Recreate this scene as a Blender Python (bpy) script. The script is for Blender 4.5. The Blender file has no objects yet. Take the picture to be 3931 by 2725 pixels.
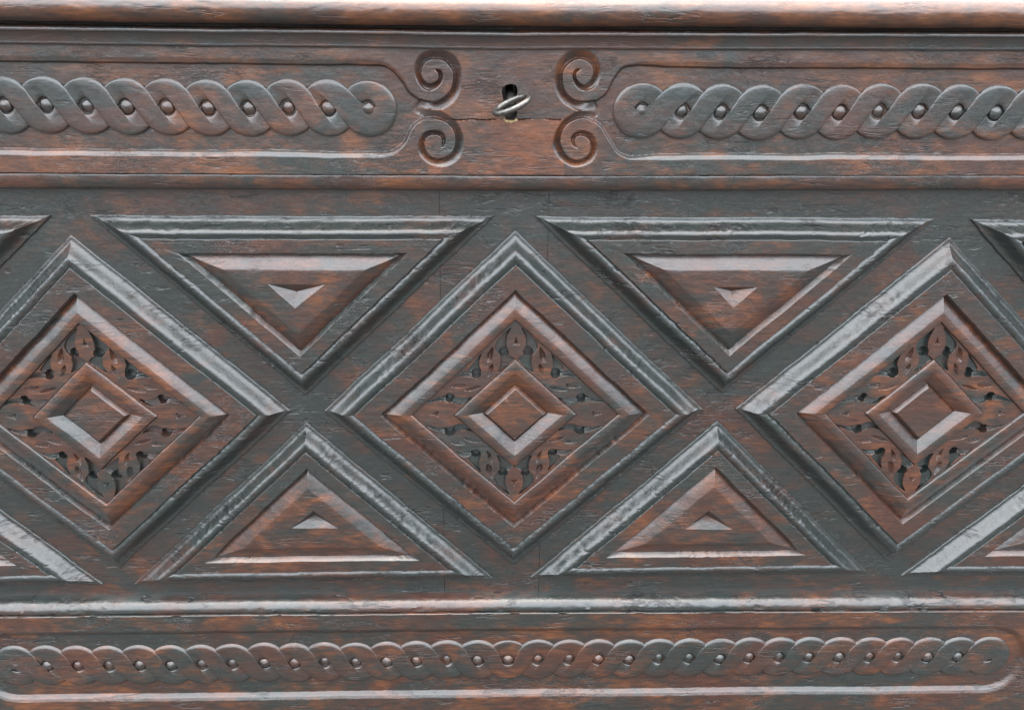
import bpy, math
import numpy as np
from mathutils import Matrix, Vector

# ------------------------------------------------------------------ camera, world, light, exposure
scn = bpy.context.scene
cam_d = bpy.data.cameras.new('camera')
cam = bpy.data.objects.new('camera', cam_d)
scn.collection.objects.link(cam)
scn.camera = cam
cam_d.sensor_fit = 'HORIZONTAL'
cam_d.sensor_width = 36.0
cam_d.lens = 3400.55 / 3931.0 * 36.0
cam_d.clip_start = 0.01
cam_d.clip_end = 500.0
right = Vector((0.9992024, -0.0377167, 0.0131136))
fwd = Vector((0.0399314, 0.9437625, -0.3282038))
up = right.cross(fwd)
M = Matrix((right, up, -fwd)).transposed().to_4x4()
M.translation = Vector((-0.03212, -0.69820, 0.29171))
cam.matrix_world = M

SUN_EL, SUN_AZ = math.radians(87), math.radians(-40)      # an overcast sky, brightest overhead
world = bpy.data.worlds.new('World')
scn.world = world
world.use_nodes = True
wn = world.node_tree
sky = wn.nodes.new('ShaderNodeTexSky')
sky.sky_type = 'NISHITA'
sky.sun_disc = False
sky.sun_elevation = SUN_EL
sky.sun_rotation = math.pi - SUN_AZ
sky.air_density = 1.0
sky.dust_density = 4.0
sky.ozone_density = 1.0
wn.links.new(sky.outputs[0], wn.nodes['Background'].inputs[0])
wn.nodes['Background'].inputs[1].default_value = 0.05
sun_d = bpy.data.lights.new('overcast_sun', 'SUN')
sun_d.energy = 1.5
sun_d.angle = math.radians(150)
sun_d.color = (1.0, 1.0, 0.965)
sun = bpy.data.objects.new('overcast_sun', sun_d)
scn.collection.objects.link(sun)
sdir = Vector((math.sin(SUN_AZ) * math.cos(SUN_EL), -math.cos(SUN_AZ) * math.cos(SUN_EL), math.sin(SUN_EL)))
sun.rotation_euler = sdir.to_track_quat('Z', 'Y').to_euler()
scn.view_settings.view_transform = 'Standard'
scn.view_settings.look = 'None'
scn.view_settings.gamma = 1.0
scn.view_settings.exposure = 2.8
scn.view_settings.use_curve_mapping = False

# ------------------------------------------------------------------ helpers (plan units are millimetres: x right, z up, h out of the front)
GROUND = -470.0
rng = np.random.default_rng(7)
_tab = rng.random((257, 257)) * 2 - 1
def noise(x, z, s, seed=0):
    x = np.asarray(x, float) / s + 37.3 * seed + 1000
    z = np.asarray(z, float) / s + 71.9 * seed + 1000
    xi = np.floor(x).astype(int); zi = np.floor(z).astype(int)
    fx = x - xi; fz = z - zi
    fx = fx * fx * (3 - 2 * fx); fz = fz * fz * (3 - 2 * fz)
    a = _tab[xi % 257, zi % 257]; b = _tab[(xi + 1) % 257, zi % 257]
    c = _tab[xi % 257, (zi + 1) % 257]; d = _tab[(xi + 1) % 257, (zi + 1) % 257]
    return (a * (1 - fx) + b * fx) * (1 - fz) + (c * (1 - fx) + d * fx) * fz

def wobble(v, amt=1.0, hf=0.0):
    """hand-cut unevenness, one field for the whole front so that neighbours stay together"""
    x, z, h = v[:, 0].copy(), v[:, 1].copy(), v[:, 2]
    v[:, 0] = x + amt * (0.55 * noise(x, z, 45, 1) + 0.28 * noise(x, z, 11, 2))
    v[:, 1] = z + amt * (0.55 * noise(x, z, 45, 3) + 0.28 * noise(x, z, 11, 4))
    wm = np.clip((noise(x, z, 33, 7) + 0.05) * 2.2, 0, 1.2) * 0.36 * hf
    v[:, 0] += wm * noise(x, z, 3.4, 8); v[:, 1] += wm * noise(x, z, 2.6, 9)
    v[:, 2] = h + amt * (0.35 * noise(x, z, 50, 5) + 0.13 * noise(x, z, 9, 6))
    return v

def chip(v, amt, thr=0.45, hmin=9.0, seed=11):
    """small nicks torn out along the grain where the moulding stands proud"""
    x, z = v[:, 0], v[:, 1]
    n = 0.6 * noise(x / 3.2, z, 1.6, seed) + 0.4 * noise(x / 2, z, 3.5, seed + 1)
    m = np.clip((0.5 * noise(x, z, 26, seed + 2) + 0.5 * noise(x, z, 60, seed + 3) + 0.25) * 3, 0, 1)
    k = np.clip((n - thr + 0.25 * m) * 4, 0, 1) * np.clip((v[:, 2] - hmin) / 3, 0, 1)
    v[:, 2] -= amt * k * (0.35 + 0.65 * m)
    return v

def link(name, me, mat, parent):
    ob = bpy.data.objects.new(name, me)
    scn.collection.objects.link(ob)
    if mat is not None and not me.materials:
        me.materials.append(mat)
    ob.parent = parent
    if parent is not None and parent.name.startswith('carved_chest'):
        ob.matrix_parent_inverse = CHEST_INV
    return ob

def build(name, v, quads, mat, parent, angle=38, tris=None, raw=False):
    """v: (n,3) array of x, z, h in mm (raw: x, y, z in metres)"""
    v = np.asarray(v, float)
    co = v if raw else np.stack([v[:, 0], -v[:, 2], v[:, 1]], 1) / 1000.0
    me = bpy.data.meshes.new(name)
    q = np.asarray(quads, np.int32).reshape(-1, 4)
    t = np.zeros((0, 3), np.int32) if tris is None else np.asarray(tris, np.int32).reshape(-1, 3)
    me.vertices.add(len(co)); me.vertices.foreach_set('co', co.astype(np.float32).ravel())
    me.loops.add(q.size + t.size)
    me.loops.foreach_set('vertex_index', np.concatenate([q.ravel(), t.ravel()]))
    me.polygons.add(len(q) + len(t))
    st = np.concatenate([np.arange(len(q)) * 4, q.size + np.arange(len(t)) * 3]).astype(np.int32)
    me.polygons.foreach_set('loop_start', st)
    me.polygons.foreach_set('use_smooth', np.ones(len(q) + len(t), bool))
    me.update(calc_edges=True)
    me.validate()
    me.set_sharp_from_angle(angle=math.radians(angle))
    return link(name, me, mat, parent)

def catmull(p, n=5, closed=False):
    p = np.asarray(p, float)
    q = np.vstack([p[-1], p, p[0], p[1]]) if closed else np.vstack([2 * p[0] - p[1], p, 2 * p[-1] - p[-2]])
    out = []
    for i in range(1, len(q) - 2):
        a, b, c, d = q[i - 1], q[i], q[i + 1], q[i + 2]
        for t in np.arange(n) / n:
            out.append(0.5 * (2 * b + (c - a) * t + (2 * a - 5 * b + 4 * c - d) * t * t + (3 * b - a - 3 * c + d) * t ** 3))
    if not closed:
        out.append(p[-1])
    return np.array(out)

def dist_line(pts, line):
    d = np.full(len(pts), 1e9)
    for a, b in zip(line[:-1], line[1:]):
        ab = b - a; L = max(ab @ ab, 1e-9)
        t = np.clip(((pts - a) @ ab) / L, 0, 1)
        r = pts - a - t[:, None] * ab
        d = np.minimum(d, r[:, 0] ** 2 + r[:, 1] ** 2)
    return np.sqrt(d)

def inside(pts, poly):
    x, z = pts[:, 0], pts[:, 1]
    c = np.zeros(len(pts), bool)
    for (x0, z0), (x1, z1) in zip(poly, np.roll(poly, -1, 0)):
        if z0 == z1: continue
        k = ((z0 > z) != (z1 > z)) & (x < (x1 - x0) * (z - z0) / (z1 - z0) + x0)
        c ^= k
    return c

def inset(poly, d):
    """corners of the polygon moved inwards by d (counter-clockwise or clockwise alike)"""
    p = np.asarray(poly, float); n = len(p)
    c = p.mean(0); out = []
    for i in range(n):
        def edge(a, b):
            e = b - a; nn = np.array([-e[1], e[0]]) / np.hypot(*e)
            if nn @ (c - a) < 0: nn = -nn
            return nn, nn @ a + d
        n1, c1 = edge(p[i - 1], p[i]); n2, c2 = edge(p[i], p[(i + 1) % n])
        out.append(np.linalg.solve(np.array([n1, n2]), np.array([c1, c2])))
    return np.array(out)

def loft(rings, N):
    """rings: list of (corners, h or function of x, z).  Returns vertices and quads of the closed strip."""
    k = len(rings[0][0]); t = np.arange(N) / N
    V = []
    for c, h in rings:
        c = np.asarray(c, float); nx = np.roll(c, -1, 0)
        p = (c[:, None, :] * (1 - t)[None, :, None] + nx[:, None, :] * t[None, :, None]).reshape(-1, 2)
        hh = h(p[:, 0], p[:, 1]) if callable(h) else np.full(len(p), float(h))
        V.append(np.column_stack([p, hh]))
    m = k * N
    i = np.arange(len(rings) - 1)[:, None] * m; j = np.arange(m)[None, :]; j2 = (j + 1) % m
    area = sum(a[0] * b[1] - a[1] * b[0] for a, b in zip(rings[0][0], np.roll(np.asarray(rings[0][0], float), -1, 0)))
    if area > 0:
        q = np.stack([i + j, i + j2, i + m + j2, i + m + j], -1)
    else:
        q = np.stack([i + j, i + m + j, i + m + j2, i + j2], -1)
    return np.vstack(V), q.reshape(-1, 4)

def cap(v, q, m):
    """close the last ring of a loft with a fan round its centre"""
    c = v[-m:].mean(0)
    v = np.vstack([v, c]); ci = len(v) - 1; b = ci - m
    j = np.arange(m); j2 = (j + 1) % m
    a = v[b:b + m]; ar = (a[:, 0] * np.roll(a[:, 1], -1) - a[:, 1] * np.roll(a[:, 0], -1)).sum()
    t = np.stack([b + j, b + j2, np.full(m, ci)], -1) if ar > 0 else np.stack([b + j2, b + j, np.full(m, ci)], -1)
    return v, q, t

def grid_faces(nx, nz):
    i = np.arange(nx - 1)[:, None]; j = np.arange(nz - 1)[None, :]
    a = i * nz + j
    return np.stack([a, a + nz, a + nz + 1, a + 1], -1).reshape(-1, 4)

def submesh(name, v, q, mat, parent, angle=38):
    u, inv = np.unique(q, return_inverse=True)
    return build(name, v[u], inv.reshape(-1, 4), mat, parent, angle)

def pieces(q):
    u, inv = np.unique(q, return_inverse=True); inv = inv.reshape(-1, 4)
    l = np.arange(len(u))
    while True:
        f = l[inv].min(1); n = l.copy()
        for k in range(4): np.minimum.at(n, inv[:, k], f)
        n = n[n]
        if (n == l).all(): break
        l = n
    f = l[inv[:, 0]]
    return [q[f == k] for k in np.unique(f) if (f == k).sum() > 8]

def tU(x):
    return np.where(x > 0, 3.3 * x / 380.0, 1.0 * x / 380.0)
def tL(x):
    return np.where(x > 0, -4.0 * x / 440.0, -1.7 * x / 440.0)

def sweep(name, prof, mat, parent, tilt, x0=-540.0, x1=540.0, n=500, seed=0, amp=1.0, chips=0.0, hmin=0, angle=38):
    """a moulding run along x; prof is a list of (z, h) from bottom to top"""
    xs = np.linspace(x0, x1, n)
    pz = np.array(prof, float)
    X = np.repeat(xs, len(pz)); Z = np.tile(pz[:, 0], n); Hh = np.tile(pz[:, 1], n)
    v = np.column_stack([X, Z + tilt(X), Hh])
    v[:, 1] += amp * (0.30 * noise(X, Z * 0.2, 55, seed) + 0.15 * noise(X, Z * 0.7, 14, seed + 1))
    v[:, 2] += amp * (0.30 * noise(X, Z * 0.5, 60, seed + 2) + 0.12 * noise(X, Z, 10, seed + 3))
    if chips: chip(v, chips, hmin=hmin, seed=seed + 20)
    return build(name, v, grid_faces(n, len(pz)), mat, parent, angle)

# ------------------------------------------------------------------ materials
def wood(name, grey=0.0, orange=0.0, rough=0.33, cracks=1.0, lumps=1.0, seed=0.0, red=0.0, grain_bump=1.0, coat=0.65):
    m = bpy.data.materials.new(name); m.use_nodes = True
    nt = m.node_tree; N = nt.nodes; L = nt.links
    bs = N['Principled BSDF']
    geo = N.new('ShaderNodeNewGeometry')
    def mp(sx, sy, sz, off=0.0):
        n = N.new('ShaderNodeMapping'); n.inputs['Scale'].default_value = (sx, sy, sz)
        n.inputs['Location'].default_value = (seed + off, off * 1.7, seed * 0.7 + off)
        L.new(geo.outputs['Position'], n.inputs[0]); return n.outputs[0]
    def nz(vec, detail=4.0, rg=0.55, dist=0.0):
        n = N.new('ShaderNodeTexNoise'); n.inputs['Scale'].default_value = 1.0
        n.inputs['Detail'].default_value = detail; n.inputs['Roughness'].default_value = rg
        n.inputs['Distortion'].default_value = dist
        L.new(vec, n.inputs['Vector']); return n.outputs['Fac']
    def mth(op, a, b=None, c=None):
        n = N.new('ShaderNodeMath'); n.operation = op
        for i, s in enumerate((a, b, c)):
            if s is None: continue
            if isinstance(s, (int, float)): n.inputs[i].default_value = s
            else: L.new(s, n.inputs[i])
        return n.outputs[0]
    def ramp(f, a, b, lo=0.0, hi=1.0):
        n = N.new('ShaderNodeMapRange'); n.interpolation_type = 'SMOOTHSTEP'
        n.inputs['From Min'].default_value = a; n.inputs['From Max'].default_value = b
        n.inputs['To Min'].default_value = lo; n.inputs['To Max'].default_value = hi
        L.new(f, n.inputs['Value']); return n.outputs[0]
    def mix(f, a, b, blend='MIX'):
        n = N.new('ShaderNodeMix'); n.data_type = 'RGBA'; n.blend_type = blend
        for s, k in ((f, 0), (a, 6), (b, 7)):
            if isinstance(s, (int, float)): n.inputs[k].default_value = s
            elif isinstance(s, tuple): n.inputs[k].default_value = (*s, 1)
            else: L.new(s, n.inputs[k])
        return n.outputs[2]
    A = nz(mp(9, 9, 15), 5, 0.6, 0.8)
    B = nz(mp(48, 48, 120, 3.1), 5, 0.62, 0.5)
    C = nz(mp(17, 17, 27, 7.7), 4, 0.55, 0.9)
    D = nz(mp(60, 60, 500, 5.3), 3, 0.6)
    G = nz(mp(70, 70, 1900, 9.1), 3, 0.6)
    S = nz(mp(420, 420, 420, 2.2), 3, 0.6)
    f1 = mth('ADD', mth('MULTIPLY', A, 0.72), mth('MULTIPLY', B, 0.28))
    m1 = ramp(f1, 0.37 + grey * 0.10, 0.61 + grey * 0.10)
    f2 = mth('ADD', mth('MULTIPLY', C, 0.55), mth('ADD', mth('MULTIPLY', B, 0.32), mth('MULTIPLY', D, 0.13)))
    m2 = mth('MULTIPLY', ramp(f2, 0.46 - orange * 0.10, 0.74 - orange * 0.10), ramp(m1, 0.0, 0.8, 0.15, 1.0))
    col = mix(m1, (0.0180, 0.0248, 0.0228), (0.053, 0.0185 - red * 0.002, 0.0108 - red * 0.002))
    col = mix(m2, col, (0.165, 0.054 - red * 0.008, 0.0145))
    g1 = ramp(G, 0.3, 0.7, 0.72, 1.22)
    g2 = ramp(D, 0.3, 0.7, 0.80, 1.18)
    g = mth('MULTIPLY', g1, g2)
    gc = N.new('ShaderNodeCombineColor')
    for i in range(3): L.new(g, gc.inputs[i])
    col = mix(1.0, col, gc.outputs[0], 'MULTIPLY')
    # worm holes
    vo = N.new('ShaderNodeTexVoronoi'); vo.inputs['Scale'].default_value = 1.0
    L.new(mp(75, 75, 75, 4.4), vo.inputs['Vector'])
    hole = mth('MULTIPLY', ramp(vo.outputs['Distance'], 0.035, 0.055, 1.0, 0.0), ramp(nz(mp(6, 6, 9, 8.8), 2), 0.56, 0.62))
    col = mix(hole, col, (0.004, 0.003, 0.003))
    r = mth('ADD', ramp(S, 0.3, 0.7, rough - 0.06, rough + 0.10), mth('MULTIPLY', ramp(m1, 0, 1), 0.05))
    L.new(r, bs.inputs['Roughness'])
    bs.inputs['IOR'].default_value = 1.6
    bs.inputs['Coat Weight'].default_value = coat
    bs.inputs['Coat IOR'].default_value = 1.7
    bs.inputs['Coat Roughness'].default_value = 0.27
    # relief: grain, tool unevenness, checks along the grain, crumbling patches
    ck = nz(mp(15, 15, 170, 1.3), 3, 0.6, 0.15)
    line = mth('SUBTRACT', 1.0, ramp(mth('ABSOLUTE', mth('SUBTRACT', ck, 0.5)), 0.010, 0.040))
    mask = ramp(nz(mp(16, 16, 40, 6.6), 3, 0.6), 0.555, 0.615)
    crack = mth('MULTIPLY', mth('MULTIPLY', line, mask), cracks)
    ck2 = nz(mp(60, 60, 240, 12.1), 4, 0.65, 0.3)
    line2 = mth('SUBTRACT', 1.0, ramp(mth('ABSOLUTE', mth('SUBTRACT', ck2, 0.5)), 0.012, 0.05))
    mask2 = ramp(nz(mp(14, 14, 22, 15.2), 4, 0.65), 0.56, 0.66)
    crack2 = mth('MULTIPLY', mth('MULTIPLY', line2, mask2), cracks)
    dirt = mth('MULTIPLY', mth('MAXIMUM', crack, crack2), 0.7)
    col = mix(dirt, col, (0.006, 0.006, 0.006))
    L.new(col, bs.inputs['Base Color'])
    U_ = nz(mp(150, 150, 190, 10.5), 3, 0.5)
    hgt = mth('MULTIPLY', G, 0.10 * grain_bump)
    hgt = mth('ADD', hgt, mth('MULTIPLY', S, 0.16 * lumps))
    hgt = mth('ADD', hgt, mth('MULTIPLY', U_, 0.55 * lumps))
    hgt = mth('SUBTRACT', hgt, mth('MULTIPLY', crack, 0.9))
    hgt = mth('SUBTRACT', hgt, mth('MULTIPLY', crack2, 0.85))
    hgt = mth('SUBTRACT', hgt, mth('MULTIPLY', hole, 1.5))
    bp = N.new('ShaderNodeBump'); bp.inputs['Strength'].default_value = 1.0
    bp.inputs['Distance'].default_value = 0.0009
    L.new(hgt, bp.inputs['Height']); L.new(bp.outputs[0], bs.inputs['Normal'])
    return m

M_RAIL = wood('wood_rail', grey=-0.02, orange=0.22, seed=2.0, cracks=0.7)
M_PATCH = wood('wood_patch', grey=-0.8, orange=0.8, seed=12.0, cracks=0.4, red=0.6)
M_BAND = wood('wood_band', grey=0.4, orange=-0.1, seed=5.0, cracks=0.35, rough=0.37)
M_BOSS = wood('wood_boss', grey=0.5, orange=-0.8, seed=6.0, cracks=0.2, rough=0.40)
M_BOARD = wood('wood_board', grey=0.6, orange=-0.25, seed=8.0, cracks=0.7)
M_MOULD = wood('wood_moulding', grey=1.15, orange=-0.7, seed=11.0, cracks=1.3, rough=0.33, lumps=1.15)
M_FLAT = wood('wood_flat', grey=0.15, orange=-0.15, seed=14.0, cracks=1.1)
M_FIELD = wood('wood_field', grey=-0.20, orange=0.22, seed=17.0, cracks=0.3, red=0.3)
M_LEAF = wood('wood_leaf', grey=-0.4, orange=0.15, seed=19.0, cracks=0.1, lumps=0.5, grain_bump=0.6, red=0.4)
M_CUT = wood('wood_cut_ground', grey=0.9, orange=-0.5, seed=20.0, cracks=0.1, lumps=0.6)
M_LID = wood('wood_lid', grey=-0.6, orange=0.9, seed=23.0, cracks=0.5, rough=0.36, coat=0.5)
M_CORN = wood('wood_cornice', grey=0.25, orange=-0.2, seed=27.0, cracks=0.2)
M_OVOLO = wood('wood_ovolo', grey=-0.15, orange=0.15, seed=31.0, cracks=0.3, rough=0.31)
M_NOSE = wood('wood_nose', grey=0.35, orange=-0.3, seed=35.0, cracks=1.6, rough=0.36, lumps=1.5)

def simple(name, col, rough, metal=0.0, scale=300.0, var=0.3, bump=0.2):
    m = bpy.data.materials.new(name); m.use_nodes = True
    nt = m.node_tree; bs = nt.nodes['Principled BSDF']
    tc = nt.nodes.new('ShaderNodeNewGeometry')
    n = nt.nodes.new('ShaderNodeTexNoise'); n.inputs['Scale'].default_value = scale; n.inputs['Detail'].default_value = 4
    nt.links.new(tc.outputs['Position'], n.inputs['Vector'])
    r = nt.nodes.new('ShaderNodeValToRGB')
    r.color_ramp.elements[0].position = 0.3; r.color_ramp.elements[1].position = 0.7
    r.color_ramp.elements[0].color = (*[c * (1 - var) for c in col], 1)
    r.color_ramp.elements[1].color = (*[min(1, c * (1 + var)) for c in col], 1)
    nt.links.new(n.outputs['Fac'], r.inputs[0]); nt.links.new(r.outputs[0], bs.inputs['Base Color'])
    bs.inputs['Roughness'].default_value = rough; bs.inputs['Metallic'].default_value = metal
    b = nt.nodes.new('ShaderNodeBump'); b.inputs['Strength'].default_value = bump; b.inputs['Distance'].default_value = 0.0005
    nt.links.new(n.outputs['Fac'], b.inputs['Height']); nt.links.new(b.outputs[0], bs.inputs['Normal'])
    return m
M_IRON = simple('key_iron', (0.22, 0.21, 0.195), 0.45, 1.0, 500, 0.35, 0.5)
M_RAW = simple('raw_wood', (0.42, 0.33, 0.17), 0.7, 0.0, 900, 0.35, 0.8)
M_GROUND = simple('paving', (0.06, 0.056, 0.052), 0.85, 0.0, 14, 0.15, 0.2)

# ------------------------------------------------------------------ setting: the ground the chest stands on
g = build('ground', [(-30, -30, GROUND / 1000), (30, -30, GROUND / 1000), (30, 30, GROUND / 1000), (-30, 30, GROUND / 1000)],
          [[0, 1, 2, 3]], M_GROUND, None, raw=True)
g['kind'] = 'structure'

# ------------------------------------------------------------------ the chest
chest = bpy.data.objects.new('carved_chest', None)
scn.collection.objects.link(chest)
chest.location = (0, 0.2, GROUND / 1000)
CHEST_INV = Matrix.Translation((0, -0.2, -GROUND / 1000))
chest['label'] = 'dark brown carved wooden chest with lozenges, triangles and interlaced bands on its front'
chest['category'] = 'chest'

HR = 16.0            # how far the rails stand proud of the panel
# --- body behind the front
def box(name, x0, x1, y0, y1, z0, z1, mat, parent):
    v = np.array([(x, y, z) for x in (x0, x1) for y in (y0, y1) for z in (z0, z1)], float) / 1000
    q = [[0, 1, 3, 2], [4, 6, 7, 5], [0, 4, 5, 1], [2, 3, 7, 6], [0, 2, 6, 4], [1, 5, 7, 3]]
    return build(name, v, q, mat, parent, raw=True)
box('side_board', -560, -541.5, 30, 470, -430, 300, M_RAIL, chest)
box('side_board', 541.5, 560, 30, 470, -430, 300, M_RAIL, chest)
box('back_board', -541, 541, 450, 468, -430, 300, M_RAIL, chest)
box('base_board', -541, 541, 12, 449, -430, -410, M_RAIL, chest)
for sx in (-1, 1):
    for y in (20, 440):
        box('foot', sx * 520 - 25, sx * 520 + 25, y, y + 50, GROUND, -431, M_RAIL, chest)

# --- panel board in three lengths with hairline seams
for x0, x1 in ((-541, -61.5), (-61.2, 24.8), (25.1, 541)):
    nx = max(30, int((x1 - x0) / 5)); nzv = 90
    xs = np.linspace(x0, x1, nx); zs = np.linspace(-200, 205, nzv)
    X, Z = np.meshgrid(xs, zs, indexing='ij')
    v = np.column_stack([X.ravel(), Z.ravel(), np.zeros(X.size)])
    v[:, 2] += 0.35 * noise(v[:, 0], v[:, 1], 50, 5) + 0.2 * noise(v[:, 0], v[:, 1], 16, 41)
    build('panel_board', v, grid_faces(nx, nzv), M_BOARD, chest)

# --- frame moulding profile: (distance in from the edge, height)
MOULD = [(0, -1.0), (0.15, 1.4), (0.5, 2.0), (1.0, 2.3), (2.4, 2.2), (3.5, 2.6), (4.8, 3.7), (6.2, 5.5), (7.6, 7.6), (8.8, 9.5),
         (9.5, 10.5), (10.3, 11.5), (11.2, 12.2), (12.3, 12.6), (13.4, 12.6), (14.5, 12.2), (15.4, 11.7), (16.0, 11.3),
         (16.4, 11.2), (16.6, 12.1), (16.85, 12.9), (17.2, 13.1)]

LEAF_G = {  # carved hollows of one quarter of the leaf frieze, in lozenge units, with the wall they fall away from
 'G1': [(-.025,.494),(-.041,.455),(-.048,.415),(-.047,.374),(-.08,.347),(-.104,.38),(-.099,.415),(-.069,.455)],
 'G1b': [(-.075,.34),(-.036,.34),(-.009,.316),(-.018,.298),(-.088,.245),(-.077,.292)],
 'G2': [(-.176,.35),(-.185,.319),(-.187,.285),(-.179,.247),(-.227,.247),(-.242,.264),(-.211,.309)],
 'G3b': [(-.327,.111),(-.299,.099),(-.264,.092),(-.225,.098),(-.277,.054),(-.327,.07)]}
LEAF_W = {'G1': [0, 1, 2, 3], 'G1b': [0, 5, 4], 'G2': [0, 1, 2, 3], 'G3b': [0, 1, 2, 3]}
LEAF_V = [[(-.307,.218),(-.294,.233),(-.267,.25),(-.233,.25),(-.205,.255),(-.176,.229),(-.199,.208),(-.227,.218),(-.267,.222)],
          [(-.464,.068),(-.407,.1),(-.36,.113),(-.339,.118),(-.317,.1),(-.327,.071),(-.389,.078)],
          [(-.117,.388),(-.141,.357),(-.149,.33),(-.146,.302),(-.119,.317)],
          [(-.116,.292),(-.138,.269),(-.139,.25),(-.144,.217),(-.116,.253)],
          [(-.335,.162),(-.304,.179),(-.259,.174),(-.28,.152)],
          [(-.267,.137),(-.227,.162),(-.174,.165),(-.212,.141)],
          [(0.001,.449),(-.006,.421),(-.017,.401),(0.001,.405)],
          [(-.455,-.001),(-.43,.005),(-.402,.017),(-.406,-.001)]]
LEAF_H = [(-.061,.358),(-.202,.236),(-.341,.098)]
SC = np.array([162.0, 153.5])
def frieze(x, z, c, base, jig, want_ground=False):
    """height of the leaf frieze; the quarter is mirrored round the lozenge"""
    p = np.column_stack([x - c[0], z - c[1]])
    p = p + jig * np.column_stack([noise(x, z, 14, 51), noise(x, z, 14, 52)])
    p = p * np.array([-1.0, 1.0]) * np.sign(p * np.array([-1.0, 1.0]) + 1e-9)       # into the first quarter
    p[:, 0] = -p[:, 0]
    dep = np.zeros(len(p))
    gr = np.zeros(len(p), bool)
    for k, poly in LEAF_G.items():
        P = catmull(np.array(poly) * SC, 3, True)
        ins = inside(p, P); gr |= ins
        w = dist_line(p[ins], np.array(poly)[LEAF_W[k]] * SC)
        e = np.clip(dist_line(p[ins], np.vstack([P, P[:1]])) / 0.5, 0, 1)
        dep[ins] = np.maximum(dep[ins], (2.3 + 1.3 * np.clip(1 - w / 9.0, 0, 1)) * e)
    for i, poly in enumerate(LEAF_V):
        P = catmull(np.array(poly) * SC, 3, True)
        ins = inside(p, P)
        if i < 2: gr |= ins
        e = dist_line(p[ins], np.vstack([P, P[:1]]))
        dep[ins] = np.maximum(dep[ins], np.minimum(1.2 * e, 2.4) + 0.6 * np.clip(e / 0.4, 0, 1))
    for hx, hz in LEAF_H:
        r = np.hypot(p[:, 0] - hx * SC[0], p[:, 1] - hz * SC[1])
        gr |= r < 4.1
        dep = np.maximum(dep, 9.0 * np.clip((4.1 - r) / 0.6, 0, 1))
    if want_ground: return gr
    return base - dep + 0.15 * noise(x, z, 7, 55)

def lozenge(corners, tint, jig):
    c4 = np.array(corners, float)                       # top, right, bottom, left
    ctr = np.array([(c4[1, 0] + c4[3, 0]) / 2, (c4[0, 1] + c4[2, 1]) / 2 * 0.2 + (c4[1, 1] + c4[3, 1]) / 2 * 0.8])
    def ring(s): return ctr + (c4 - ctr) * s
    r0 = 111.0
    fr = [(ring(1 - d * 1.1 / r0), h) for d, h in MOULD]
    sm = 1 - 17.2 * 1.1 / r0
    N = 230
    # body: flat border and the wall down to the bevelled field
    v, q = loft([(ring(sm), 13.1), (ring(0.76), 13.2), (ring(0.70), 13.1), (ring(0.698), 12.8), (ring(0.684), 8.7), (ring(0.683), 8.4), (ring(0.680), 8.6)], N)
    body = build('lozenge_panel', wobble(v, hf=1), q, M_FLAT, chest)
    v, q = loft(fr, N)
    build('frame_moulding', chip(wobble(v, hf=1), 0.55, 0.7, 8.5, 71 + tint), q, M_MOULD, body)
    v, q = loft([(ring(0.686), 7.9), (ring(0.680), 8.5), (ring(0.64), 11.0), (ring(0.598), 13.3), (ring(0.592), 13.5), (ring(0.545), 13.6), (ring(0.541), 13.4), (ring(0.537), 12.6), (ring(0.533), 9.6)], N)
    build('bevelled_border', wobble(v), q, M_FIELD, body)
    # leaf frieze
    ss = np.linspace(0.533, 0.3225, 84)
    v, q = loft([(ring(s), (lambda x, z: frieze(x, z, ctr, 11.2, jig))) for s in ss], 290)
    gr = frieze(v[:, 0], v[:, 1], ctr, 0, jig, True)
    v = wobble(v)
    qc = (v[q].mean(1)[:, :2] - ctr)
    # cut-away ground between the leaves, then the leaves at the corners and the lobes along the sides
    ax = np.abs(qc[:, 0]) / SC[0]; az = np.abs(qc[:, 1]) / SC[1]
    ground = gr[q].sum(1) >= 3
    lab = np.where(ax < 0.064, 1, np.where(az < 0.085, 2, np.where(ax < 0.178, 3, 4)))
    quad = (qc[:, 0] > 0) * 1 + (qc[:, 1] > 0) * 2
    for comp in pieces(q[ground]):
        submesh('carved_ground', v, comp, M_CUT, body)
    for l, nm in ((1, 'corner_leaf'), (2, 'corner_leaf'), (3, 'leaf_lobe'), (4, 'leaf_lobe')):
        side = (qc[:, 1] > 0) * 1 if l == 1 else (qc[:, 0] > 0) * 1 if l == 2 else quad
        for k in np.unique(side):
            for comp in pieces(q[(lab == l) & (side == k) & ~ground]):
                submesh(nm, v, comp, M_LEAF, body)
    # raised centre
    v, q = loft([(ring(0.3225), 9.0), (ring(0.321), 10.6), (ring(0.314), 12.9), (ring(0.310), 13.2), (ring(0.25), 13.1), (ring(0.246), 12.9), (ring(0.21), 10.4), (ring(0.1735), 8.0)], 120)
    build('centre_frame', wobble(v), q, M_FIELD, body)
    v, q = loft([(ring(0.1735), 7.2), (ring(0.171), 7.9), (ring(0.168), 8.4), (ring(0.151), 11.0), (ring(0.148), 11.3), (ring(0.09), 11.4)], 60)
    v, q, t = cap(wobble(v), q, 240)
    build('centre_diamond', v, q, M_FIELD, body, tris=t)
    return body

LOZ = [([(-348.6, 149.7), (-188.2, -0.2), (-350.5, -151.9), (-504.5, -1.5)], 0, 0.45),
       ([(-1.6, 154.3), (162.6, 0.1), (1.1, -152.8), (-161.6, -0.7)], 3, 0.25),
       ([(351.6, 151.3), (513, 0.5), (348.0, -152.4), (189.6, 0.5)], 6, 0.6)]
for a in LOZ: lozenge(*a)

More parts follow.
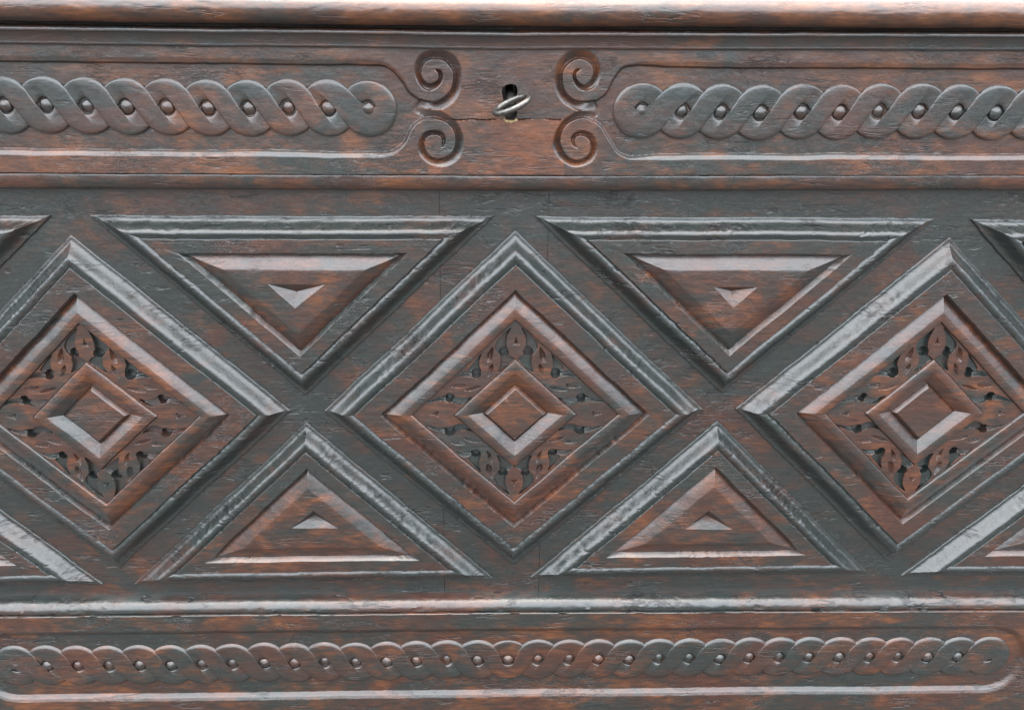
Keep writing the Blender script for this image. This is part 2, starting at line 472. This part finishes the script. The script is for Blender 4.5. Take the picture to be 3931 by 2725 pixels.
def triangle(corners, pit, seed):
    c = np.array(corners, float)
    N = 230
    def ring(d): return inset(c, d)
    v, q = loft([(ring(17.2), 13.1), (ring(21), 13.2), (ring(27.6), 13.1), (ring(28.0), 12.7), (ring(30.2), 8.6), (ring(30.4), 8.4), (ring(30.7), 8.6)], N)
    body = build('triangle_panel', wobble(v, hf=1), q, M_FLAT, chest)
    v, q = loft([(ring(d), h) for d, h in MOULD], N)
    build('frame_moulding', chip(wobble(v, hf=1), 0.55, 0.7, 8.5, 77 + seed), q, M_MOULD, body)
    rs = [(ring(30.0), 7.9), (ring(30.7), 8.5), (ring(35.6), 10.8), (ring(40.6), 12.9), (ring(41.2), 13.1), (ring(42.2), 13.2)]
    if pit is None:
        v, q = loft(rs + [(ring(43.5), 13.2)], 120)
        v, q, t = cap(wobble(v), q, 360)
        build('raised_field', v, q, M_FIELD, body, tris=t)
        return body
    P = np.array(pit[:3], float); ctr = np.array(pit[3], float)
    v, q = loft(rs + [(P + (ring(42.2) - P) * 0.5, 13.2), (P + (P - P.mean(0)) * 0.02, 13.2), (P, 13.0)], 120)
    build('raised_field', wobble(v), q, M_FIELD, body)
    v, q = loft([(P, 13.0), (P + (ctr - P) * 0.5, 10.8), (P + (ctr - P) * 0.96, 8.7)], 120)
    v, q, t = cap(wobble(v), q, 360)
    build('chip_carved_notch', v, q, M_FIELD, body, angle=25, tris=t)
    return body

# corners run left, right, apex; the notch in the same order, then its deepest point
triangle([(-333.3, 165.0), (-17.4, 165.8), (-175.4, 13.1)], [(-196.5, 112.4), (-152.0, 112.4), (-176.6, 93.1), (-175.3, 105.5)], 0)
triangle([(12.7, 166.0), (337.9, 166.3), (177.0, 14.3)], [(158.8, 111.0), (194.0, 110.8), (176.0, 93.9), (174.2, 106.5)], 1)
triangle([(-340.0, -168.2), (-16.1, -166.3), (-176.2, -10.5)], [(-192.5, -106.2), (-153.0, -106.4), (-172.5, -88.7), (-172.7, -95.5)], 2)
triangle([(15.6, -166.1), (332.1, -165.3), (175.6, -10.6)], [(152.5, -109.6), (195.2, -110.0), (172.3, -91.4), (171.9, -98.4)], 3)
triangle([(-526.5, 164.0), (-361.4, 164.2), (-526.5, 13.5)], None, 4)
triangle([(365.9, 165.8), (526.5, 166.2), (526.5, 13.5)], None, 5)
triangle([(-526.5, -168.4), (-366.4, -167.9), (-526.5, -10.5)], None, 6)
triangle([(361.7, -167.9), (526.5, -168.2), (526.5, -10.5)], None, 7)

# ------------------------------------------------------------------ upper rail with its sunken panels and scrolls
UL_wall=[[-62.8,275.4],[-60.0,272.2],[-60.4,267.8],[-66.4,265.4],[-71.0,268.2],[-72.9,273.1],[-69.6,280.8],[-62.1,282.8],[-55.3,281.0],[-50.2,275.6],[-48.9,270.7],[-50.4,262.4],[-55.0,256.8],[-61.4,253.4],[-66.7,252.7],[-73.6,254.3],[-80.4,259.3],[-83.1,263.7],[-84.6,266.5],[-90.7,274.1],[-97.6,279.1],[-104.7,280.7],[-117.9,281.4],[-144.4,281.3],[-188.4,281.4]]
UL_rim=[[-62.3,275.7],[-58.3,274.9],[-56.6,271.1],[-58.4,265.1],[-63.6,261.1],[-69.4,261.3],[-75.0,266.5],[-77.7,273.1],[-77.0,280.1],[-71.7,286.7],[-61.5,289.0],[-51.3,287.5],[-44.5,280.6],[-42.7,270.7],[-44.0,260.8],[-48.1,253.5],[-54.0,249.0],[-59.8,247.2],[-69.1,247.4],[-77.7,248.2]]
LL_wall=[[-59.0,219.3],[-58.1,223.4],[-59.5,227.4],[-64.1,228.8],[-68.8,227.3],[-71.6,223.2],[-70.8,217.5],[-67.3,212.9],[-61.5,211.2],[-54.4,213.0],[-49.6,217.7],[-47.8,224.6],[-48.9,230.9],[-52.4,236.0],[-58.2,239.3],[-65.1,241.0],[-71.5,239.8],[-76.8,236.3],[-81.0,231.2],[-83.5,226.0],[-85.8,221.7],[-90.5,216.7],[-98.0,212.7],[-111.8,211.3],[-148.4,211.6],[-193.9,211.7]]
LL_rim=[[-59.0,218.8],[-56.0,221.7],[-55.4,226.8],[-58.3,231.1],[-64.1,232.2],[-70.5,230.7],[-74.7,226.1],[-76.6,219.7],[-75.0,213.4],[-69.8,208.2],[-62.7,205.4],[-55.6,205.4],[-48.5,209.0],[-43.7,214.3],[-41.6,223.5],[-43.0,231.0],[-47.1,238.3],[-51.7,242.2],[-58.1,245.8],[-63.9,246.5],[-77.8,246.8]]
UR_wall=[[45.6,277.3],[41.6,274.5],[41.5,270.6],[44.8,266.8],[48.1,266.0],[52.3,269.1],[54.4,275.2],[51.8,280.7],[46.5,283.6],[40.7,283.5],[34.5,279.4],[31.5,273.3],[32.1,265.0],[35.2,259.5],[40.6,255.6],[48.2,254.2],[56.4,255.2],[63.2,260.3],[66.0,265.4],[67.5,268.9],[70.4,273.5],[75.1,279.1],[83.1,281.6],[95.7,282.6],[125.7,282.9],[173.9,282.9]]
UR_rim=[[45.6,277.3],[41.0,276.7],[38.8,272.8],[40.2,267.3],[44.4,262.9],[49.7,262.1],[54.8,264.1],[58.7,269.2],[59.5,276.4],[56.3,284.5],[51.5,288.6],[43.3,290.1],[35.4,288.6],[28.6,282.6],[25.4,274.3],[25.4,266.6],[28.2,258.3],[33.1,252.2],[39.7,248.9],[48.5,247.5],[58.5,247.9]]
LR_wall=[[43.7,220.3],[41.4,224.3],[42.8,228.4],[47.5,229.3],[52.3,226.7],[54.0,222.1],[53.6,216.9],[49.9,212.7],[44.0,210.9],[36.1,213.8],[31.7,220.7],[30.7,226.5],[32.5,233.4],[37.1,238.6],[44.0,241.8],[49.9,242.2],[55.9,239.9],[60.8,236.6],[63.9,232.6],[67.1,227.4],[71.0,222.3],[74.7,216.8],[81.5,213.0],[89.0,211.7],[121.9,212.0],[181.3,212.5]]
LR_rim=[[44.9,219.1],[40.0,222.0],[38.4,226.6],[40.3,230.6],[45.6,232.7],[51.5,231.9],[56.4,228.5],[59.0,223.3],[59.5,218.7],[57.1,212.2],[52.5,208.1],[45.4,206.0],[38.2,206.8],[30.2,212.0],[25.8,219.5],[25.3,226.5],[28.4,234.5],[33.4,241.4],[39.8,245.2],[46.8,246.9],[53.8,246.6],[58.6,245.7]]
KEYHOLE=[[-8.5,265.4],[-3.6,264.9],[-2.0,261.0],[-2.6,257.2],[-3.3,254.9],[-2.1,244.6],[-3.8,241.5],[-6.2,239.9],[-9.1,240.1],[-10.9,243.3],[-12.1,250.4],[-12.3,255.3],[-13.2,259.7],[-12.3,263.4]]
DR = 4.0             # depth of the sunken panels

def upper_rail():
    xs = np.unique(np.concatenate([np.arange(-541, -112, 1.6), np.arange(-112, 108, 0.34), np.arange(108, 541.1, 1.6)]))
    zt = np.linspace(0, 1, 276)
    X, T = np.meshgrid(xs, zt, indexing='ij')
    Zb = 199.4 + tU(X); Zt_ = 294.0 + tU(X) * 1.15
    Z = Zb + (Zt_ - Zb) * T
    p = np.column_stack([X.ravel(), Z.ravel()])
    pw = p + np.column_stack([0.35 * noise(p[:, 0], p[:, 1], 20, 81), 0.4 * noise(p[:, 0], p[:, 1], 26, 82) + 0.2 * noise(p[:, 0], p[:, 1], 8, 83)])
    dep = np.zeros(len(p))
    vol = np.zeros(len(p), int)
    for k, (wall, rim, iw, side) in enumerate(((UL_wall, UL_rim, 16, -1), (LL_wall, LL_rim, 17, -1), (UR_wall, UR_rim, 17, 1), (LR_wall, LR_rim, 17, 1))):
        wall = np.array(wall); rim = np.array(rim)
        W = catmull(wall[:iw], 5); Rm = catmull(rim, 5)
        lo = np.minimum(W.min(0), Rm.min(0)) - 1; hi = np.maximum(W.max(0), Rm.max(0)) + 1
        bb = np.where(((pw > lo) & (pw < hi)).all(1))[0]
        sub = pw[bb]
        ins = inside(sub, np.vstack([Rm, W[::-1]]))
        s = bb[ins]
        dw = dist_line(pw[s], W); dr = dist_line(pw[s], Rm)
        rt = (dr / (dw + dr + 1e-6)) ** 1.05 * np.clip(dw / 0.8, 0, 1)
        fade = np.clip(1 - np.hypot(*(pw[s] - rim[-1]).T) / 22, 0, 1); fade = fade * fade * (3 - 2 * fade)
        dep[s] = np.maximum(dep[s], (DR + 1.4) * (rt + (1 - rt) * np.clip(fade * 1.15, 0, 1)))
        # the volute as a part of its own: everything within the outermost turn of its rim
        j0 = {0: 6, 1: 6, 2: 7, 3: 8}[k]
        outer = catmull(rim[j0:], 5)
        vol[bb[inside(sub, outer)]] = k + 1
    for side, (uw, ur, iu), (lw, lr, il) in ((-1, (UL_wall, UL_rim, 15), (LL_wall, LL_rim, 16)), (1, (UR_wall, UR_rim, 16), (LR_wall, LR_rim, 16))):
        uw = np.array(uw); lw = np.array(lw); ur = np.array(ur); lr = np.array(lr)
        zt_, zb_ = uw[-1, 1], lw[-1, 1]
        ext = []
        for x in (230, 300, 370, 432):
            ext.append((side * x, zt_ + tU(side * x) - tU(uw[-1, 0])))
        ext = np.array(ext)
        zc = (zt_ + zb_) / 2 + tU(side * 432.0) - tU(uw[-1, 0]); R = (zt_ - zb_) / 2
        arc = np.array([(side * (432 + R * math.sin(a)), zc + R * math.cos(a)) for a in np.linspace(0.15, math.pi - 0.15, 16)])
        low = np.column_stack([ext[::-1, 0], ext[::-1, 1] - (zt_ - zb_)])
        edge = np.vstack([catmull(uw[iu:], 4), ext, arc, low, catmull(lw[il:], 4)[::-1]])
        poly = np.vstack([edge, lr[-1:], ur[-1:]])
        ins = np.where(inside(pw, poly))[0]
        d = dist_line(pw[ins], edge)
        # the tongue of rail between the two volutes dies away into the sunken panel
        tg = np.vstack([ur[-1:], ur[-2:-4:-1], lr[-3:]]) if side < 0 else np.vstack([ur[-1:], ur[-2:-4:-1], lr[-3:]])
        ti = np.where(inside(pw, tg))[0]
        ft = np.clip(1 - np.hypot(*(pw[ti] - (ur[-1] + lr[-1]) / 2).T) / 22, 0, 1); ft = ft * ft * (3 - 2 * ft)
        dep[ti] = np.maximum(dep[ti], DR * np.clip(ft * 1.15, 0, 1))
        w = 1.1 + (4.0 - 1.1) * np.clip((np.abs(pw[ins, 0]) - 76) / 34, 0, 1)
        t = np.clip(d / w, 0, 1)
        k = np.where(pw[ins, 1] > 246.5, 0.16, 0.44)
        dd = DR * np.where(t < 0.84, k * t / 0.84, k + (1 - k) * (t - 0.84) / 0.16)
        dep[ins] = np.maximum(dep[ins], dd)
    D2 = dep.reshape(X.shape)
    # take the knife edge off the arrises
    E = D2.copy()
    E[:, 1:-1] = 0.25 * D2[:, :-2] + 0.5 * D2[:, 1:-1] + 0.25 * D2[:, 2:]
    F = E.copy(); F[1:-1] = 0.25 * E[:-2] + 0.5 * E[1:-1] + 0.25 * E[2:]
    for _ in range(1):
        G = F.copy(); G[1:-1, 1:-1] = 0.5 * F[1:-1, 1:-1] + 0.125 * (F[:-2, 1:-1] + F[2:, 1:-1] + F[1:-1, :-2] + F[1:-1, 2:]); F = G
    D2 = np.where(np.abs(X) < 110, F, E)
    # the carver let the tongue between the volutes run out softly
    mk = np.clip(1.6 - np.sqrt(((np.abs(X + 9.5) - 69.5) / 11) ** 2 + ((Z - 247.2) / 4.6) ** 2) * 1.6, 0, 1)
    for _ in range(60):
        G = D2.copy(); G[1:-1, 1:-1] = 0.2 * D2[1:-1, 1:-1] + 0.2 * (D2[:-2, 1:-1] + D2[2:, 1:-1] + D2[1:-1, :-2] + D2[1:-1, 2:])
        D2 = D2 + (G - D2) * mk
    x, z = p[:, 0], p[:, 1]
    h = HR - D2.ravel() + 0.3 * noise(x, z, 55, 5) + 0.12 * noise(x, z, 9, 6)
    # crack and seams of the repaired lock piece
    zc = 240.6 + 0.012 * x + 0.35 * noise(x, z * 0, 9, 90)
    cr = np.clip(1 - np.abs(z - zc) / 0.45, 0, 1) * ((x > -50) & (x < 31)) * np.clip(0.55 + noise(x, z * 0, 13, 93), 0, 1)
    h -= 2.2 * cr
    kh = catmull(KEYHOLE, 5, True)
    ki = inside(p, kh) & (np.abs(x + 8) < 10)
    h[ki] = HR - 34
    v = np.column_stack([p, h])
    q = grid_faces(len(xs), len(zt))
    lab = vol[q].min(1)
    fc = v[q].mean(1)
    patch = (fc[:, 0] > -69.0) & (fc[:, 0] < 34.6) & (fc[:, 1] < 240.6 + 0.012 * fc[:, 0]) & (lab == 0)
    rail = submesh('upper_rail', v, q[(lab == 0) & ~patch], M_RAIL, chest, 30)
    rp = submesh('repair_piece', v, q[patch], M_PATCH, rail, 30)
    rp['label'] = 'redder let-in piece of wood below the keyhole'
    for k in range(1, 5):
        submesh('scroll', v, q[lab == k], M_PATCH2, rail, 30)
    return rail
M_PATCH2 = wood('wood_scroll', grey=-0.3, orange=0.3, seed=12.0, cracks=0.4, red=0.3)
RAIL = upper_rail()

# splintered pale edge under the keyhole
a = np.linspace(math.radians(190), math.radians(350), 26)
o = np.column_stack([-7.0 + 5.6 * np.cos(a), 241.0 + 3.4 * np.sin(a)])
i_ = np.column_stack([-7.0 + 4.0 * np.cos(a), 241.6 + 1.7 * np.sin(a)])
o += 0.5 * np.column_stack([noise(o[:, 0], o[:, 1], 1.0, 97), noise(o[:, 0], o[:, 1], 1.0, 98)])
v = np.vstack([np.column_stack([o, np.full(26, HR - 0.3)]), np.column_stack([(o + i_) / 2, np.full(26, HR + 0.55)]), np.column_stack([i_, np.full(26, HR - 1.2)])])
j = np.arange(25)
build('splintered_edge', v, np.vstack([np.stack([j, j + 1, j + 27, j + 26], -1), np.stack([j + 26, j + 27, j + 53, j + 52], -1)]), M_RAW, RAIL)

# --- quarter-round under the upper rail
sweep('ovolo_moulding', [(186.0, -1.0), (186.1, 4.0), (186.4, 8.0), (187.1, 10.4), (188.6, 12.2), (190.8, 13.4), (193.6, 14.1), (196.6, 14.3), (198.2, 14.1), (198.6, 13.9), (198.9, 12.6), (199.3, 12.4), (199.45, 15.2), (199.7, 15.9), (200.2, 16.05)],
      M_OVOLO, chest, tU, seed=100, chips=0.4, hmin=12)

# ------------------------------------------------------------------ lower rail
def lower_rail():
    xs = np.unique(np.concatenate([np.arange(-541, -440, 0.9), np.arange(-440, 440, 1.7), np.arange(440, 541.1, 0.9)]))
    zz = np.concatenate([np.arange(-350, -294, 2.5), np.arange(-294, -276, 0.45), np.arange(-276, -220, 1.5), np.arange(-220, -205, 0.45), np.arange(-205, -194.2, 1.5), [-194.2]])
    X, Z = np.meshgrid(xs, zz, indexing='ij')
    p = np.column_stack([X.ravel(), Z.ravel()])
    x = p[:, 0]; z = p[:, 1] + 0.45 * noise(x, p[:, 1], 40, 110) + 0.2 * noise(x, p[:, 1], 11, 111)
    dx = np.clip(np.abs(x - 1.5) - 452, 0, None)
    r = np.where(dx > 0, np.hypot(dx, z + 248.0), np.abs(z + 248.0))
    half = 38.4
    d = half - r
    w = np.where(z > -248, 5.6, 6.2)
    t = np.clip(d / w, 0, 1)
    dep = 3.9 * np.where(t < 0.45, t * 0.35 / 0.45, np.where(t < 0.55, 0.35 + (t - 0.45) * 1.6, 0.51 + (t - 0.55) * 0.49 / 0.45))
    h = HR - dep + 0.3 * noise(p[:, 0], p[:, 1], 55, 5) + 0.12 * noise(p[:, 0], p[:, 1], 9, 6)
    v = np.column_stack([p[:, 0], p[:, 1] + tL(p[:, 0]), h])
    return build('lower_rail', v, grid_faces(len(xs), len(zz)), M_RAIL, chest, 30)
LRAIL = lower_rail()
sweep('quarter_round_moulding', [(-194.2, 16.05), (-193.9, 15.8), (-193.7, 15.0), (-193.3, 12.6), (-192.9, 12.5), (-192.2, 14.0), (-190.6, 14.2), (-188.4, 13.7), (-186.2, 12.3), (-184.3, 10.1), (-182.9, 7.3), (-182.2, 4.2), (-181.9, 1.6), (-181.6, -1.0)],
      M_NOSE, chest, tL, seed=120, chips=0.8, hmin=5)
sweep('base_skirting', [(-430, 15), (-352, 15.2), (-350, 15.9)], M_RAIL, chest, tL, seed=130)

# ------------------------------------------------------------------ cornice and lid
sweep('cornice_moulding', [(290.2, 14.0), (290.3, 18.6), (290.6, 19.1), (291.1, 19.2), (291.5, 18.4), (292.4, 18.3), (296.0, 19.4), (299.0, 20.4), (299.1, 23.6), (299.3, 24.3), (299.8, 24.5), (301.4, 24.2), (302.6, 23.4), (303.2, 22.4), (303.6, 20.0), (303.7, 14.0), (308, 13.5)],
      M_CORN, chest, lambda x: tU(x) * 1.25, seed=140)
def lid():
    pr = [(306.3, 10.0), (306.0, 18.0), (305.6, 24.0), (305.6, 27.0)]
    for a in np.linspace(-84, 0, 12):
        pr.append((315.0 + 9.4 * math.sin(math.radians(a)), 28.0 + 8.5 * math.cos(math.radians(a))))
    for a in np.linspace(5, 90, 22):
        pr.append((315.0 + 10.6 * math.sin(math.radians(a)), 22.0 + 14.5 * math.cos(math.radians(a))))
    pr += [(325.65, 20.0), (325.7, 12.0), (325.8, 0.0), (325.8, -200.0), (325.8, -480.0)]
    return sweep('lid', pr, M_LID, chest, lambda x: tU(x) * 1.2, -575, 575, 420, seed=150, amp=1.0, chips=0.25, hmin=30)
lid()

# --- end stiles beside the panel
for s in (-1, 1):
    xs = np.linspace(s * 530.5, s * 541, 4) if s > 0 else np.linspace(-541, -530.5, 4)
    zs = np.linspace(-190, 196, 60)
    X, Z = np.meshgrid(xs, zs, indexing='ij')
    v = np.column_stack([X.ravel(), Z.ravel(), np.full(X.size, 12.0)])
    e = np.abs(np.abs(v[:, 0]) - 530.5) < 0.1
    v[e, 2] = -0.5
    build('end_stile', v, grid_faces(4, 60), M_RAIL, chest)

# ------------------------------------------------------------------ interlaced bands (guilloche) and their bosses
def arc(c, r, a0, a1, n, ry=None):
    a = np.radians(np.linspace(a0, a1, n)); ry = r if ry is None else ry
    return np.column_stack([c[0] + r * np.cos(a), c[1] + ry * np.sin(a)])
def resample(p, n):
    p = catmull(p, 4); s = np.concatenate([[0], np.cumsum(np.hypot(*np.diff(p, axis=0).T))]); t = np.linspace(0, s[-1], n)
    return np.column_stack([np.interp(t, s, p[:, 0]), np.interp(t, s, p[:, 1])])
def band_mesh(name, E1, E2, prof, n, top, floor, flare, mat, parent, mirror=False, seed=0):
    """a strand between two edge curves; prof gives its rise along the run, so it dives under its neighbour"""
    A = resample(E1, n); B = resample(E2, n)
    us = np.array([0, .035, .09, .25, .4, .5, .6, .75, .91, .965, 1.0])
    hu = np.array([-1.0, -.28, 0.0, 0.03, .04, .04, .04, .03, 0.0, -.28, -1.0])
    t = np.linspace(0, 1, n); hp = prof(t)
    V = []
    nrm = np.column_stack([np.zeros(n), np.zeros(n)])
    dA = (A - B); dA /= np.linalg.norm(dA, axis=1)[:, None]
    V.append(np.column_stack([A + dA * flare, np.full(n, floor)]))
    for u, k in zip(us, hu):
        p = A * (1 - u) + B * u
        V.append(np.column_stack([p, top + hp + k]))
    V.append(np.column_stack([B - dA * flare, np.full(n, floor)]))
    V = np.array(V)
    r, m = V.shape[:2]
    v = V.reshape(-1, 3)
    v[:, 2] += 0.12 * noise(v[:, 0] + 90 * seed, v[:, 1], 6, 160)
    i = np.arange(r - 1)[:, None] * m; j = np.arange(m - 1)[None, :]
    q = np.stack([i + j, i + m + j, i + m + j + 1, i + j + 1], -1).reshape(-1, 4)
    if mirror: v[:, 0] *= -1; q = q[:, ::-1]
    # make the top face outwards
    a, b, c = v[q[len(q) // 2][0]], v[q[len(q) // 2][1]], v[q[len(q) // 2][2]]
    if np.cross((b - a)[:2], (c - a)[:2]) < 0: q = q[:, ::-1]
    return build(name, v, q, mat, parent, 42)

def prof_s(low):
    sm = lambda a: np.clip(a, 0, 1) ** 2 * (3 - 2 * np.clip(a, 0, 1))
    return lambda t: -low * (1 - sm((t - 0.03) / 0.24) * sm((0.97 - t) / 0.24))
def prof_end(low):
    sm = lambda a: np.clip(a, 0, 1) ** 2 * (3 - 2 * np.clip(a, 0, 1))
    return lambda t: -low * (1 - sm((t - 0.02) / 0.12) * sm((0.98 - t) / 0.12))
def kit(parent, s, R, Ry, r, top, floor, flare, low, tag):
    """the strand, the looped strand at the end of a run, and their mirror images, all about disc 0 at (0, 0)"""
    rot = lambda P: np.column_stack([s - P[:, 0], -P[:, 1]])[::-1]
    rh = r * 1.12
    E1 = np.vstack([arc((0, 0), R, 158, 22, 12, Ry), arc((s, 0), rh, 180, 345, 11)])
    E2 = rot(E1)
    L1 = np.vstack([arc((0, 0), R, 158, 22, 12, Ry), arc((s, 0), rh, 180, 525, 22)])
    L2 = np.vstack([arc((0, 0), rh, 165, 0, 11), arc((s, 0), R, 202, 518, 30, Ry)])
    out = {}
    for mir in (False, True):
        out['S', mir] = band_mesh('interlaced_band', E1, E2, prof_s(low), 64, top, floor, flare, M_BAND, parent, mir, 1)
        out['E', mir] = band_mesh('end_loop', L1, L2, prof_end(low), 130, top, floor, flare, M_BAND, parent, mir, 2)
    return out

def boss_mesh(name, r, base, top, mat, parent):
    k = 22; V = []; rr = [1.0, 1.0, 0.93, 0.76, 0.50, 0.24, 0.08]; hh = [0.0, 0.52, 0.66, 0.78, 0.90, 0.97, 1.0]
    for i, (a, b) in enumerate(zip(rr, hh)):
        an = np.linspace(0, 2 * math.pi, k, endpoint=False)
        f = 1 + 0.035 * np.sin(an * 5 + 1.0) + 0.02 * np.sin(an * 3)
        V.append(np.column_stack([r * a * f * np.cos(an), r * a * f * np.sin(an), np.full(k, base + (top - base) * b)]))
    v = np.vstack(V); j = np.arange(k); j2 = (j + 1) % k; i = (np.arange(len(rr) - 1) * k)[:, None]
    q = np.stack([i + j, i + j2, i + k + j2, i + k + j], -1).reshape(-1, 4)
    v, q, t = cap(v, q, k)
    return build(name, v, q, mat, parent, 50, tris=t)

def place(proto, x, z, sx=1.0, rz=0.0, first=None, dh=0.0):
    ob = proto
    if proto.get('placed'):
        ob = proto.copy(); scn.collection.objects.link(ob)
    proto['placed'] = 1
    ob.location = (x / 1000, -dh / 1000, z / 1000)
    ob.rotation_euler = (0, rz, 0)
    ob.scale = (sx, 1, 1)
    return ob

UPL = [[-465.0,246.4],[-435.4,246.7],[-405.8,247.0],[-376.2,247.3],[-347.1,247.8],[-317.8,247.5],[-288.8,247.3],[-259.6,247.4],[-230.0,247.0],[-200.4,247.1],[-171.2,248.0],[-141.9,247.8],[-112.3,247.7]]
UPL = UPL[1:]
UPR = [[91.7,248.2],[122.2,248.5],[151.9,248.3],[182.2,247.9],[213.3,249.0],[242.9,248.9],[272.8,250.0],[304.0,250.4],[333.2,250.2],[363.4,249.8],[393.0,250.2],[422.6,250.5],[436.0,250.7]]
UPR = UPR[:-1]
LOW = [[-450.4,-244.6],[-422.8,-245.1],[-395.4,-245.8],[-367.6,-246.3],[-339.8,-245.9],[-311.6,-246.4],[-283.8,-246.3],[-256.1,-245.9],[-226.8,-245.0],[-199.5,-246.1],[-171.8,-245.6],[-143.4,-246.2],[-115.0,-245.7],[-87.6,-245.6],[-59.4,-245.1],[-31.1,-245.6],[-2.9,-245.4],[24.6,-245.8],[53.6,-245.9],[81.3,-246.1],[110.0,-247.0],[138.0,-246.5],[166.6,-246.4],[195.9,-247.2],[223.6,-246.4],[252.5,-246.9],[280.5,-246.8],[309.6,-247.3],[339.0,-247.8],[366.5,-248.2],[395.4,-248.7],[424.5,-248.9],[453.5,-249.4]]

S1 = 29.55
K1 = kit(RAIL, S1, 20.6, 20.3, 5.3, 14.9, 10.6, 0.4, 0.65, 'u')
B1 = boss_mesh('boss', 5.2, 9.0, 15.4, M_BAND, RAIL)
def run(kit_, pts, s0, mirror, start_loop, end_loop):
    """pts left to right; strands run down to the right, or up to the right when mirrored"""
    n = len(pts)
    for k in range(n - 1):
        a, b = pts[k], pts[k + 1]
        sx = (b[0] - a[0]) / s0; tilt = -math.atan2(b[1] - a[1], b[0] - a[0])
        zz = (a[1] + b[1]) / 2
        loop_s = start_loop and k == 0; loop_e = end_loop and k == n - 2
        if not mirror:
            if loop_s:   place(kit_['E', False], b[0], b[1], sx, math.pi)
            elif loop_e: place(kit_['E', False], a[0], a[1], sx, 0)
            else:        place(kit_['S', False], a[0], a[1], sx, tilt)
        else:
            if loop_s:   place(kit_['E', True], b[0], b[1], sx, 0)
            elif loop_e: place(kit_['E', True], a[0], a[1], sx, math.pi)
            else:        place(kit_['S', True], b[0], b[1], sx, tilt)
CZ = -0.8            # the discs sit a touch below their bosses' tips
U1 = [(x, z - 0.8) for x, z in UPL]; U2 = [(x, z - 0.8) for x, z in UPR]
run(K1, U1, S1, False, True, True)
run(K1, U2, S1, True, True, True)
for i, (x, z) in enumerate(U1 + U2):
    f = 1 + 0.05 * math.sin(i * 2.7)
    b = place(B1, x, z, f, 0.9 * i); b.scale = (f, 1 + 0.08 * math.sin(i * 1.3), f)

S2 = 28.25
K2 = kit(LRAIL, S2, 20.8, 20.8, 5.0, 14.4, 11.2, 1.5, 0.65, 'l')
B2 = boss_mesh('boss', 4.9, 9.0, 15.2, M_BAND, LRAIL)
LW = [(x, z - 1.2) for x, z in LOW]
mid = 16
run(K2, LW[:mid], S2, False, True, False)
run(K2, LW[mid + 1:], S2, True, False, True)
# the strand that dips under the middle boss, and the short arch behind it
xl, xm, xr = LW[mid - 1][0], LW[mid][0], LW[mid + 1][0]; z0 = LW[mid][1]
rh = 5.0 * 1.12; R2 = 20.8
E1 = np.vstack([arc((xl, z0), R2, 158, 22, 12), arc((xm, z0), rh, 180, 360, 12), arc((xr, z0), R2, 158, 22, 12)])
E2 = np.vstack([arc((xl, z0), rh, 165, 0, 11), arc((xm, z0), R2, 202, 338, 14), arc((xr, z0), rh, 180, 15, 11)])
band_mesh('interlaced_band', E1, E2, prof_end(0.65), 130, 14.3, 11.2, 1.5, M_BAND, LRAIL)
band_mesh('back_arch', arc((xm, z0), R2, 140, 40, 12), arc((xm, z0), rh, 150, 30, 8), lambda t: -0.9 + 0 * t, 30, 14.3, 11.2, 1.5, M_BAND, LRAIL)
for i, (x, z) in enumerate(LW):
    f = 1 + 0.05 * math.sin(i * 2.1 + 1)
    b = place(B2, x, z + 0.3, f, 0.8 * i); b.scale = (f, 1 + 0.08 * math.sin(i * 1.7), f)
for o in scn.objects:
    if 'placed' in o: del o['placed']

# ------------------------------------------------------------------ the key in the lock
key = bpy.data.objects.new('key', None)
scn.collection.objects.link(key)
key.location = (-0.0072, -0.016, 0.2535)
key['label'] = 'worn iron key with an oval ring bow sticking out of the keyhole'
key['category'] = 'key'
def tube(name, pts, rad, mat, parent, closed=False, k=18, flat=None):
    pts = [Vector(p) for p in pts]; n = len(pts); V = []
    for i, p in enumerate(pts):
        a = pts[i - 1] if (closed or i > 0) else p; b = pts[(i + 1) % n] if (closed or i < n - 1) else p
        t = (b - a).normalized()
        ref = flat if flat is not None else Vector((0, 0, 1))
        u = t.cross(ref).normalized(); w = u.cross(t).normalized()
        r = rad[i] if isinstance(rad, list) else rad
        for j in range(k):
            th = 2 * math.pi * j / k
            V.append(p + u * (r[0] if isinstance(r, tuple) else r) * math.cos(th) + w * (r[1] if isinstance(r, tuple) else r) * math.sin(th))
    q = []
    for i in range(n if closed else n - 1):
        for j in range(k):
            a = i * k + j; b = i * k + (j + 1) % k; c = ((i + 1) % n) * k
            q.append([a, b, c + (j + 1) % k, c + j])
    tr = []
    if not closed:
        for base, s in ((0, 1), ((n - 1) * k, -1)):
            V.append(sum((V[base + j] for j in range(k)), Vector()) / k); ci = len(V) - 1
            for j in range(k):
                f = [base + j, base + (j + 1) % k, ci]
                tr.append(f if s < 0 else f[::-1])
    ob = build(name, np.array([tuple(v) for v in V]) - np.array(key.location), q, mat, parent, 50, tris=tr if tr else None, raw=True)
    return ob
ax = Vector((0.02, -1.0, -0.26)).normalized()               # the shank droops a little out of the hole
sd = Vector((math.cos(math.radians(25)), 0, math.sin(math.radians(25))))
sd = (sd - ax * sd.dot(ax)).normalized()
nrm = ax.cross(sd).normalized()
p0 = Vector((-0.0072, 0.012, 0.2628))
tip = p0 + ax * 0.0335
tube('shank', [p0 + ax * 0.0335 * t for t in np.linspace(0, 1, 12)], [0.0029 + 0.0002 * (t > 0.7) for t in np.linspace(0, 1, 12)], M_IRON, key)
cb = tip + ax * 0.0098
ring = [cb + sd * 0.0138 * math.cos(a) + ax * 0.0100 * math.sin(a) for a in np.linspace(0, 2 * math.pi, 64, endpoint=False)]
tube('bow', ring, [(0.0019, 0.0021)] * 64, M_IRON, key, closed=True, flat=nrm)
